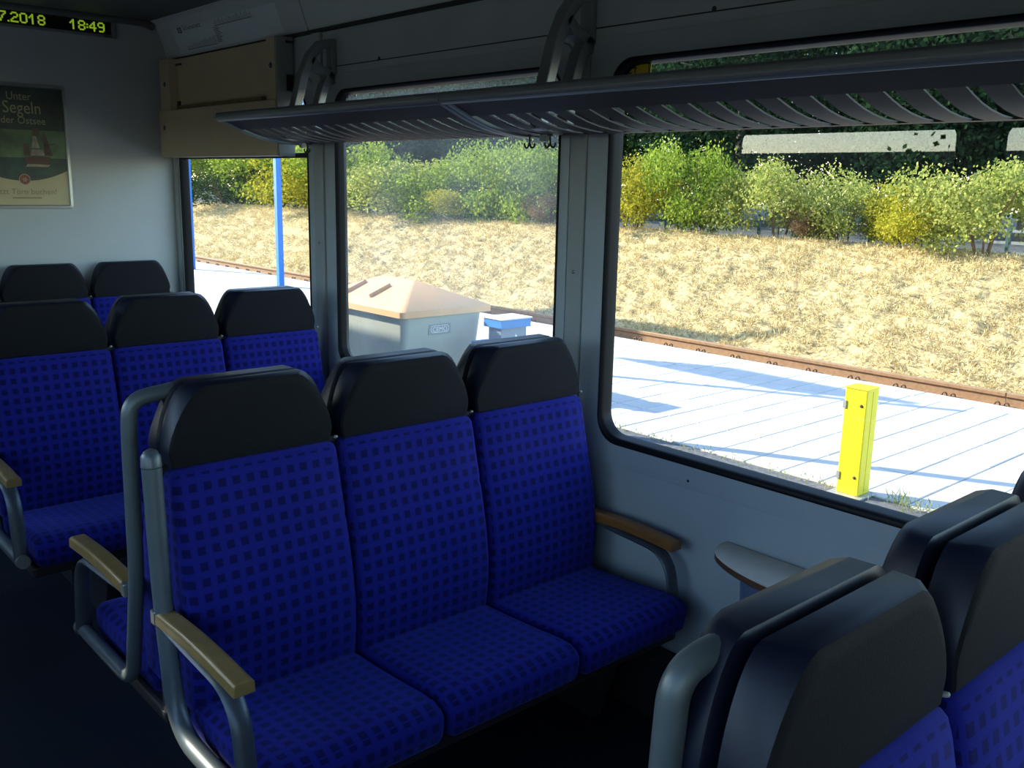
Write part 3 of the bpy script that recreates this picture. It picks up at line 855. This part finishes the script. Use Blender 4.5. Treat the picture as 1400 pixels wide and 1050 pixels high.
def make_bench(n, sy, label, loop_tube, wall_arm=True, aisle_arm=True):
    """origin on the floor under the back-to-back line, x from the aisle end; sy=+1 faces -y"""
    t = thing('seat_bench', label, 'bench seat', group='blue bench seats')
    for k in range(n):
        x0 = k * PW + 0.005; x1 = x0 + PW - 0.010; cx = (x0 + x1) / 2
        cushion(x0, x1, SEAT, 0.022, sy).build('seat_cushion', M['fabric'], t, smooth=50, uv=True)
        cushion(x0, x1, BACK, 0.020, sy).build('backrest', M['fabric'], t, smooth=50, uv=True)
        z0 = 0.986
        hs = MB().loft([head_outline(cx, sy * y, wb, wt, z0, z1) for y, wb, wt, z1 in
                        ((-0.005, 0.400, 0.27, 1.160), (-0.011, 0.425, 0.29, 1.171), (-0.044, 0.428, 0.27, 1.174), (-0.062, 0.424, 0.235, 1.170))], True, False)
        h = hs.build('headrest', M['leather'], t, smooth=38)
        fr = MB().loft([head_outline(cx, sy * y, wb, wt, z0 + dz, z1) for y, wb, wt, z1, dz in
                        ((-0.062, 0.424, 0.235, 1.170, 0), (-0.067, 0.416, 0.225, 1.164, 0.002), (-0.0685, 0.395, 0.205, 1.152, 0.01))], False, True)
        fr.build('front_pad', M['leatherf'], h, smooth=38)
        MB().disc_dome((x1 + 0.002, sy * -0.060, 0.992), (0, -sy, 0.3), 0.0045, 0.010, 8).build('pin', M['pin'], t, smooth=60)
    W = n * PW
    MB().box((0.0, min(sy * -0.50, sy * -0.02), 0.305), (W, max(sy * -0.50, sy * -0.02), 0.346)).build('seat_shell', M['shell'], t, bevel=0.01)
    MB().box((0.0, min(sy * -0.04, sy * -0.006), 0.34), (W, max(sy * -0.04, sy * -0.006), 0.99)).build('back_shell', M['shell'], t, bevel=0.006)
    for xx in (0.30, W - 0.12):
        MB().loft([[(xx - 0.02, sy * -0.40, 0.31), (xx + 0.02, sy * -0.40, 0.31), (xx + 0.02, sy * -0.08, 0.31), (xx - 0.02, sy * -0.08, 0.31)],
                   [(xx - 0.02, sy * -0.30, 0.0), (xx + 0.02, sy * -0.30, 0.0), (xx + 0.02, sy * -0.08, 0.0), (xx - 0.02, sy * -0.08, 0.0)]]).build('pedestal', M['shell'], t, bevel=0.004)
    def Q(x, y, z): return (x, sy * y, z)
    xa = -0.034
    if loop_tube:
        path = fillet([Q(xa, -0.52, 0.385), Q(xa, -0.135, 0.385), Q(xa, -0.060, 0.70), Q(xa, -0.048, 1.05), Q(xa + 0.004, -0.046, 1.135), Q(xa + 0.105, -0.030, 1.150)], 0.07, 8)
        MB().tube(path, 0.0185, 14).build('frame_tube', M['tube'], t, smooth=60)
    else:
        path = fillet([Q(xa, -0.52, 0.385), Q(xa, -0.145, 0.385), Q(xa, -0.095, 0.72), Q(xa, -0.080, 1.005)], 0.11, 8)
        MB().tube(path, 0.022, 14).build('frame_tube', M['tube'], t, smooth=60)
        MB().tube([Q(xa, -0.0798, 1.007), Q(xa, -0.079, 1.030), Q(xa, -0.0785, 1.042), Q(xa, -0.078, 1.048)], [0.023, 0.022, 0.015, 0.005], 14).build('tube_cap', M['tube'], t, smooth=60)
    MB().tube([Q(xa, -0.515, 0.385), Q(xa, -0.535, 0.387)], 0.0225, 12).build('tube_end', M['alu'], t, smooth=60)
    def arm(xc, wm, z, y0, y1, zb, nm):
        pts = []
        for k in range(9):
            f = k / 8
            pts.append((y0 + (y1 - y0) * f, z + 0.007 * math.sin(f * math.pi) - 0.004 * f * f))
        hw = 0.024
        top = MB().loft([[Q(xc - hw, y, zz - 0.014), Q(xc + hw, y, zz - 0.014), Q(xc + hw * 0.96, y, zz + 0.010), Q(xc + hw * 0.7, y, zz + 0.016), Q(xc - hw * 0.7, y, zz + 0.016), Q(xc - hw * 0.96, y, zz + 0.010)] for y, zz in pts])
        bar = MB()
        bp = fillet([Q(xc, y0 + 0.02, z - 0.006), Q(xc, y0 - 0.10, z - 0.018), Q(xc, y1 + 0.03, z - 0.034), Q(xc, y1 - 0.005, zb)], 0.09, 8)
        bar.tube(bp, 0.016, 10, flat=(0.023, 0.011))
        a = bar.build('armrest_bar', M['armbar'], t, smooth=60)
        top.build('armrest_pad', M[wm], a, bevel=0.003)
        MB().box(tuple(min(p, q) for p, q in zip(Q(xc - 0.025, y0 - 0.002, z - 0.016), Q(xc + 0.025, y0 + 0.022, z + 0.018))),
                 tuple(max(p, q) for p, q in zip(Q(xc - 0.025, y0 - 0.002, z - 0.016), Q(xc + 0.025, y0 + 0.022, z + 0.018)))).build('armrest_collar', M['alu'], a, bevel=0.003)
    if aisle_arm: arm(xa, 'wood', 0.656, -0.105, -0.505, 0.39, 'aisle')
    if wall_arm: arm(W + 0.020, 'wood2', 0.590, -0.10, -0.465, 0.40, 'wall')
    return t

Y_D, Y_C, Y_B, Y_A = 0.515, 2.10, 3.745, 5.37
X0 = 0.772
b1 = make_bench(3, 1, 'nearest blue three-seat bench with wooden armrests, seen whole in the middle', False)
b1.location = (X0, Y_C, 0)
b2 = make_bench(3, -1, 'blue bench back to back with the nearest whole one, grey grab loop at its corner', True)
b2.location = (X0, Y_C, 0)
for src, y, lab in ((b1, Y_B, 'second blue three-seat bench, at the left edge behind the nearest one'),
                    (b1, Y_A, 'farthest blue bench, against the end wall below the framed poster'),
                    (b1, Y_D, 'dark-headed bench at the lower right corner, its blue backs facing the viewer'),
                    (b2, Y_B, 'hidden bench back to back with the second one, only headrest tops showing'),
                    (b2, Y_D, 'bench at lower right with a grey grab loop, turned towards the wall table')):
    c_ = copy_tree(src); c_.location = (X0 - (0.035 if y == Y_D else 0), y, 0); c_['label'] = lab
    if y == Y_D and src is b2:
        for ch in c_.children:
            if ch.name.startswith('frame_tube'): ch.location.x = 0.040
# seats across the aisle
l1 = make_bench(2, 1, 'two-seat blue bench across the aisle, level with the nearest bench', False, wall_arm=False, aisle_arm=False)
l1.location = (-0.60, Y_C, 0)
l2 = copy_tree(l1); l2.location = (-0.60, Y_B, 0); l2['label'] = 'two-seat blue bench across the aisle, level with the second bench'

# ------------------------------------------------------------------ wall table with bin below
t = thing('wall_table', 'small half-oval beige table fixed to the wall under the window', 'table', (XW - 0.012, 1.13, 0.0))
def halfoval(z, sx, sy_, n=24):
    return [(-sx * math.sin(math.pi * k / n) ** 0.75, -sy_ * math.cos(math.pi * k / n), z) for k in range(n + 1)]
MB().loft([halfoval(0.600, 0.180, 0.375), halfoval(0.606, 0.186, 0.381), halfoval(0.622, 0.186, 0.381)]).build('table_edge', M['tabedge'], t, smooth=40)
MB().loft([halfoval(0.622, 0.186, 0.381), halfoval(0.626, 0.183, 0.378)]).build('table_top', M['tabtop'], t, smooth=40)
t2 = thing('waste_bin', 'blue-grey wall bin under the half-oval table', 'bin', (XW - 0.012, 1.20, 0.0))
def hb(z, sx, sy_): return halfoval(z, sx, sy_, 16)
MB().loft([hb(0.30, 0.12, 0.20), hb(0.32, 0.13, 0.21), hb(0.585, 0.14, 0.225), hb(0.598, 0.14, 0.225)]).build('bin_body', M['binblue'], t2, smooth=40)
MB().box((-0.146, -0.08, 0.555), (-0.136, 0.08, 0.58)).build('bin_flap', M['shell'], t2, bevel=0.003)

# ------------------------------------------------------------------ luggage racks
RP = [(1.792, 1.872), (1.83, 1.856), (1.873, 1.838), (1.915, 1.824), (1.956, 1.812), (2.005, 1.802), (2.06, 1.795), (2.113, 1.792), (2.16, 1.793), (2.205, 1.796)]
def strip(i0, i1, y0, y1, th=0.004):
    P_ = RP[i0:i1 + 1]; lo, hi = [], []
    loop = [(p[0], p[1]) for p in P_] + [(p[0] + 0.001, p[1] + th) for p in reversed(P_)]
    return MB().loft([[(p[0], y0, p[1]) for p in loop], [(p[0], y1, p[1]) for p in loop]])
def hook(m, y, x=2.10):
    for s in (-1, 1):
        m.tube(fillet([(x, y, 1.792), (x, y, 1.765), (x, y + s * 0.010, 1.752), (x, y + s * 0.022, 1.755), (x, y + s * 0.024, 1.768)], 0.008, 4), 0.0032, 6)
    m.cyl((x, y, 1.797), (x, y, 1.788), 0.008, 8)
def make_rack(label, y0, y1, brackets, hooks):
    t = thing('luggage_rack', label, 'luggage rack', (0, 0, 0), 'overhead luggage racks')
    fp = [(1.762, 1.882), (1.764, 1.896), (1.772, 1.903), (1.788, 1.903), (1.798, 1.894), (1.800, 1.878), (1.795, 1.870), (1.778, 1.866), (1.766, 1.872)]
    MB().loft([[(p[0], y0, p[1]) for p in fp], [(p[0], y1, p[1]) for p in fp]]).build('front_rail', M['rackm'], t, bevel=0.002, smooth=40)
    strip(0, 2, y0, y1).build('front_strip', M['slat'], t, smooth=40)
    strip(7, 9, y0, y1).build('back_strip', M['slat'], t, smooth=40)
    pitch, slot = 0.0825, 0.026
    sm = strip(2, 7, 0, pitch - slot).mesh('slat', smooth=40); sm.materials.append(M['slat'])
    k = 0
    while y1 - 0.02 - (k + 1) * pitch > y0:
        o = bpy.data.objects.new('slat', sm); COL.objects.link(o); o.parent = t
        o.location = (0, y1 - 0.02 - (k + 1) * pitch, 0); k += 1
    for yy in (y0 + 0.012, y1 - 0.012):     # end cheeks
        cp = [(p[0], p[1] - 0.006) for p in RP] + [(p[0], p[1] + 0.016) for p in reversed(RP)]
        MB().loft([[(p[0], yy - 0.012, p[1]) for p in cp], [(p[0], yy + 0.012, p[1]) for p in cp]]).build('end_cheek', M['rackm'], t, bevel=0.003)
    for yb in brackets:                     # A-shaped cast brackets
        br = bpy.data.objects.new('bracket', None)
        def bar(path, a, b):
            loops = []
            P_ = [Vector(p) for p in path]
            for i, p in enumerate(P_):
                d = (P_[min(i + 1, len(P_) - 1)] - P_[max(i - 1, 0)]).normalized(); nrm = Vector((-d.y, d.x))
                q0 = p + nrm * a; q1 = p - nrm * a
                loops.append([(q0.x, yb - b, q0.y), (q1.x, yb - b, q1.y), (q1.x, yb + b, q1.y), (q0.x, yb + b, q0.y)])
            return MB().loft(loops)
        bm_ = MB()
        for pth, a in (([(2.005, 1.80), (2.03, 1.94), (2.065, 2.06), (2.105, 2.145), (2.15, 2.195), (2.20, 2.205)], 0.018),
                       ([(2.115, 1.80), (2.135, 1.94), (2.165, 2.03), (2.205, 2.085)], 0.017),
                       ([(2.10, 2.135), (2.135, 2.10), (2.20, 2.075)], 0.017),
                       ([(2.207, 2.04), (2.207, 2.13), (2.207, 2.22)], 0.013)):
            b_ = bar(pth, a, 0.024); bm_.add(b_.v, b_.f)
        o = bm_.build('bracket', M['bracket'], t, bevel=0.004)
        MB().disc_dome((2.194, yb, 2.20), (-1, 0, 0), 0.006, 0.004).build('bolt', M['chrome'], o, smooth=60)
        MB().cyl((2.10, yb + 0.06, 1.782), (2.10, yb + 0.085, 1.782), 0.011, 10).build('bracket_knob', M['pin'], o, smooth=60)
    for yh in hooks:
        m = MB(); hook(m, yh); m.build('coat_hook', M['black'], t, smooth=60)
    return t
make_rack('far slatted luggage rack with curved end, beside the beige wall box', 2.33, 3.86, (3.665,), (3.70,))
make_rack('near slatted luggage rack running above the big window to the right edge', -0.9, 2.325, (2.145, 0.53), (2.285, 2.19))

# ------------------------------------------------------------------ beige wall box
t = thing('wall_box', 'beige two-tier panel box mounted on the wall above the farthest window', 'wall box', (0, 0, 0))
MB().box((2.175, 4.10, 1.985), (2.215, 5.215, 2.262)).build('upper_panel', M['box'], t, bevel=0.004)
MB().box((2.128, 4.02, 1.985), (2.215, 4.10, 2.262)).build('side_block', M['box'], t, bevel=0.003)
MB().box((2.128, 5.215, 1.985), (2.215, 5.345, 2.262)).build('side_block', M['box'], t, bevel=0.003)
lp = MB().box((2.114, 4.005, 1.742), (2.206, 5.345, 1.990)).build('lower_panel', M['box'], t, bevel=0.004)
MB().box((2.124, 3.995, 1.74), (2.206, 4.005, 2.262)).build('grey_end_plate', M['boxs'], t, bevel=0.001)
MB().box((2.150, 4.20, 1.992), (2.177, 5.18, 2.014)).build('shelf_edge', M['boxgap'], t)
for (x, y, z) in ((2.128, 4.06, 2.14), (2.128, 5.28, 2.13), (2.114, 5.28, 1.90)):
    MB().disc_dome((x, y, z), (-1, 0, 0), 0.013, 0.004).build('washer', M['black'], t, smooth=60)
    MB().disc_dome((x - 0.004, y, z), (-1, 0, 0), 0.007, 0.004).build('screw', M['chrome'], t, smooth=60)
for (y0, y1, z0, z1) in ((5.15, 5.214, 2.225, 2.235), (5.185, 5.214, 2.0, 2.04)):
    MB().box((2.166, y0, z0), (2.176, y1, z1)).build('slot', M['black'], t)
for (z0, z1) in ((2.235, 2.245), (2.03, 2.10)):
    MB().box((2.17, 3.990, z0), (2.205, 3.996, z1)).build('slot', M['black'], t)

# ------------------------------------------------------------------ end wall: display and poster
t = thing('led_display', 'narrow display with green digits reading date and time on the end wall', 'display', (0, 5.40, 0))
MB().box((0.75, -0.014, 2.354), (1.926, 0, 2.452)).build('housing', M['disp'], t, bevel=0.006)
MB().box((0.78, -0.016, 2.368), (1.897, -0.013, 2.436)).build('screen', M['screen'], t)
FNT = {'0': '01110 10001 10001 10001 10001 10001 01110', '1': '00100 01100 10100 00100 00100 00100 00100', '2': '01110 10001 00001 00110 01000 10000 11111',
       '4': '00010 00110 01010 10010 11111 00010 00010', '7': '11111 00001 00010 00100 00100 01000 01000', '8': '01110 10001 10001 01110 10001 10001 01110',
       '9': '01110 10001 10001 01111 00001 00001 01110', '.': '0 0 0 0 0 0 1', ':': '0 0 1 0 1 0 0', ' ': '000 000 000 000 000 000 000'}
px_ = 0.0070
TXT = '07.2018    18:49'
wtot = sum(len(FNT[ch].split()[0]) + 1 for ch in TXT) - 1
cur = 0
for ch in TXT:
    rws = FNT[ch].split()
    lm = MB()
    for r_, row in enumerate(rws):
        k = 0
        while k < len(row):                       # runs of lit dots become one bar, bars overlap where they meet
            if row[k] == '1':
                e = k
                while e + 1 < len(row) and row[e + 1] == '1': e += 1
                x = 1.862 - (wtot - cur - k) * px_; z = 2.4265 - (r_ + 1) * px_
                lm.box((x - 0.0006, -0.0175, z - 0.0003), (x + px_ * (e - k + 1) + 0.0006, -0.016, z + px_ + 0.0003))
                k = e
            k += 1
    cur += len(rws[0]) + 1
    if lm.v: lm.build('led_digit', M['led'], t)
MB().box((1.86, -0.0155, 2.356), (1.90, -0.0135, 2.366)).build('maker_plate', M['ink'], t)

t = thing('poster', 'framed green and sand poster with a sailing ship on the end wall', 'poster', (1.412, 5.40, 1.772), )
HW, HH = 0.232, 0.315
fo = rrect(-HW, HW, -HH, HH, 0.018); fi = rrect(-HW + 0.02, HW - 0.02, -HH + 0.02, HH - 0.02, 0.006)
MB().loft([[(p[0], 0, p[1]) for p in fo], [(p[0], -0.012, p[1]) for p in offset_loop(fo, 0.003)], [(p[0], -0.013, p[1]) for p in offset_loop(fi, -0.004)], [(p[0], -0.006, p[1]) for p in fi]], False, False).build('frame', M['alu'], t, smooth=40)
iw, ih = HW - 0.019, HH - 0.019
def flat(name, pts, y, m, par=t): return MB().add([(p[0], y, p[1]) for p in pts], [tuple(range(len(pts)))]).build(name, m, par)
flat('print_title_field', [(-iw, 0.085), (iw, 0.085), (iw, ih), (-iw, ih)], -0.0050, M['p_dark'])
flat('print_sky', [(-iw, -0.055), (iw, -0.055), (iw, 0.085), (-iw, 0.085)], -0.0050, M['p_sky'])
arc = [(-iw + 2 * iw * k / 20, -0.105 - 0.055 * (1 - ((k - 10) / 10) ** 2)) for k in range(21)]
flat('print_sea', arc + [(iw, -0.055), (-iw, -0.055)], -0.0050, M['p_sea'])
arc2 = [(p[0], p[1] - 0.012) for p in arc]
flat('print_arc', arc2 + list(reversed(arc)), -0.0050, M['p_arc'])
flat('print_sand', [(-iw, -ih), (iw, -ih)] + list(reversed(arc2)), -0.0050, M['p_sand'])
flat('print_hull', [(0.015, -0.085), (0.12, -0.085), (0.135, -0.050), (0.06, -0.045), (0.005, -0.052)], -0.0053, M['p_hull'])
for nme, pts_, mk in (('print_sail', [(0.045, -0.005), (0.085, -0.005), (0.070, 0.055), (0.055, 0.055)], 'p_sail'),
                      ('print_sail', [(0.040, -0.042), (0.105, -0.042), (0.100, -0.012), (0.045, -0.012)], 'p_sail'),
                      ('print_sail', [(0.005, -0.045), (0.036, -0.045), (0.034, 0.010), (0.008, 0.018)], 'p_sailb'),
                      ('print_sail', [(0.108, -0.042), (0.145, -0.042), (0.115, 0.070), (0.098, 0.070)], 'p_sailb'),
                      ('print_sail', [(0.05, 0.058), (0.09, 0.058), (0.085, 0.095), (0.058, 0.095)], 'p_sailb'),
                      ('print_spar', [(0.11, 0.010), (0.165, 0.018), (0.165, 0.021), (0.11, 0.014)], 'p_hull'),
                      ('print_wake', [(0.01, -0.100), (0.12, -0.100), (0.13, -0.088), (0.02, -0.086)], 'p_sail')):
    flat(nme, pts_, -0.0056, M[mk])
em_ = MB().add([(0.024 * math.cos(a * math.pi / 12), -0.0062, -0.165 + 0.024 * math.sin(a * math.pi / 12)) for a in range(24)], [tuple(range(24))]).build('print_emblem', M['p_red'], t)
MB().loft([[(r_ * math.cos(a * math.pi / 12), -0.0066, -0.165 + r_ * math.sin(a * math.pi / 12)) for a in range(24)] for r_ in (0.028, 0.024)], False, False).build('emblem_ring', M['p_sail'], em_)
for k in range(6):
    a = k * math.pi / 3
    MB().add([(0.004 * math.cos(a - 0.8), -0.0066, -0.165 + 0.004 * math.sin(a - 0.8)), (0.018 * math.cos(a), -0.0066, -0.165 + 0.018 * math.sin(a)), (0.004 * math.cos(a + 0.8), -0.0066, -0.165 + 0.004 * math.sin(a + 0.8))], [(0, 1, 2)]).build('emblem_ray', M['p_sail'], em_)
RT = (math.pi / 2, 0, 0)
text_mesh('print_lettering', 'Unter', 0.056, M['p_text'], t, (0.002, -0.0058, 0.232), RT, squash=0.88)
text_mesh('print_lettering', 'Segeln', 0.086, M['p_text'], t, (0.014, -0.0058, 0.166), RT, squash=0.84)
text_mesh('print_lettering', 'auf der Ostsee', 0.050, M['p_text'], t, (-0.018, -0.0058, 0.115), RT, squash=0.94)
text_mesh('print_lettering', 'Jetzt T\u00f6rn buchen!', 0.040, M['p_brown'], t, (0.0, -0.0058, -0.240), RT)
MB().box((-0.065, -0.0058, -0.262), (0.075, -0.0056, -0.256)).build('print_line', M['p_brown'], t)

# route map printed on the cornice
t = thing('route_map', 'pale printed rail network map on the slanted panel above the beige box', 'route map', (0, 0, 0))
SL0, SL1 = Vector((2.197, 0, 2.285)), Vector((2.150, 0, 2.415))
sl = (SL1 - SL0).normalized(); sn = Vector((-sl.z, 0, sl.x))
if sn.x > 0: sn = -sn
def cp(y, s, o=0.0015):
    p = SL0 + sl * s + sn * o
    return (p.x, y, p.z)
def cquad(m, ya, yb, s0, s1, o=0.0015):
    m.add([cp(ya, s0, o), cp(yb, s0, o), cp(yb, s1, o), cp(ya, s1, o)], [(0, 1, 2, 3)])
MBs = MB(); cquad(MBs, 5.20, 4.05, 0.004, 0.134, 0.0008); 
sheet = MBs.build('map_sheet', mat('map_sheet_paper', (0.62, 0.70, 0.75), 0.45), t)
m = MB(); cquad(m, 4.70, 4.29, 0.098, 0.101)
for k in range(22):
    y = 4.69 - k * 0.0185
    cquad(m, y, y - 0.004, 0.103, 0.108 + 0.018 * random.random() + 0.008)
m.build('map_line', M['ink'], t)
m = MB(); cquad(m, 5.09, 4.73, 0.016, 0.019)
for k in range(20):
    y = 5.08 - k * 0.018
    cquad(m, y, y - 0.004, 0.021, 0.028 + 0.012 * random.random() + 0.0012 * k)
m.build('map_line', M['ink'], t)
m = MB()
for k in range(10):
    s = 0.022 + k * 0.0075
    cquad(m, 4.71, 4.69 - 0.03 * random.random() - 0.02, s, s + 0.003)
cquad(m, 4.715, 4.712, 0.016, 0.10)
m.build('map_line', M['ink'], t)
m = MB(); cquad(m, 5.135, 5.085, 0.105, 0.132); lgm = m.build('map_logo', M['ink'], t)
m = MB()
m.loft([[cp(5.11 + r_ * 1.6 * math.cos(a * math.pi / 8), 0.1185 + r_ * math.sin(a * math.pi / 8), 0.002) for a in range(16)] for r_ in (0.009, 0.005)], False, False)
m.build('logo_ring', sheet.data.materials[0], lgm)
tx = text_mesh('map_title', 'Schienennetz', 0.036, M['ink'], t, (0, 0, 0), (0, 0, 0), 'LEFT', 1.15)
# text x axis -> -y, text y axis -> up the panel
tx.matrix_local = Matrix(((0, sl.x, sn.x, cp(5.065, 0.112)[0]), (-1, 0, 0, 5.065), (0, sl.z, sn.z, cp(5.065, 0.112)[2]), (0, 0, 0, 1)))

# yellow sticker on the near window pane
st = thing('window_sticker', 'yellow sticker with dark strokes at the top left corner of the near pane', 'sticker', (XW + 0.0235, 1.97, 1.985))
MB().box((-0.0008, -0.055, -0.035), (0, 0.06, 0.028)).build('sticker_sheet', mat('sticker_yellow', (0.85, 0.60, 0.02), 0.5), st)
for (y0, y1, z0, z1) in ((-0.050, -0.046, -0.035, 0.028), (0.0, 0.03, 0.002, 0.006), (0.005, 0.009, -0.012, 0.004), (0.02, 0.045, -0.012, -0.008)):
    MB().box((-0.0014, y0, z0), (-0.0008, y1, z1)).build('sticker_print', M['ink'], st)
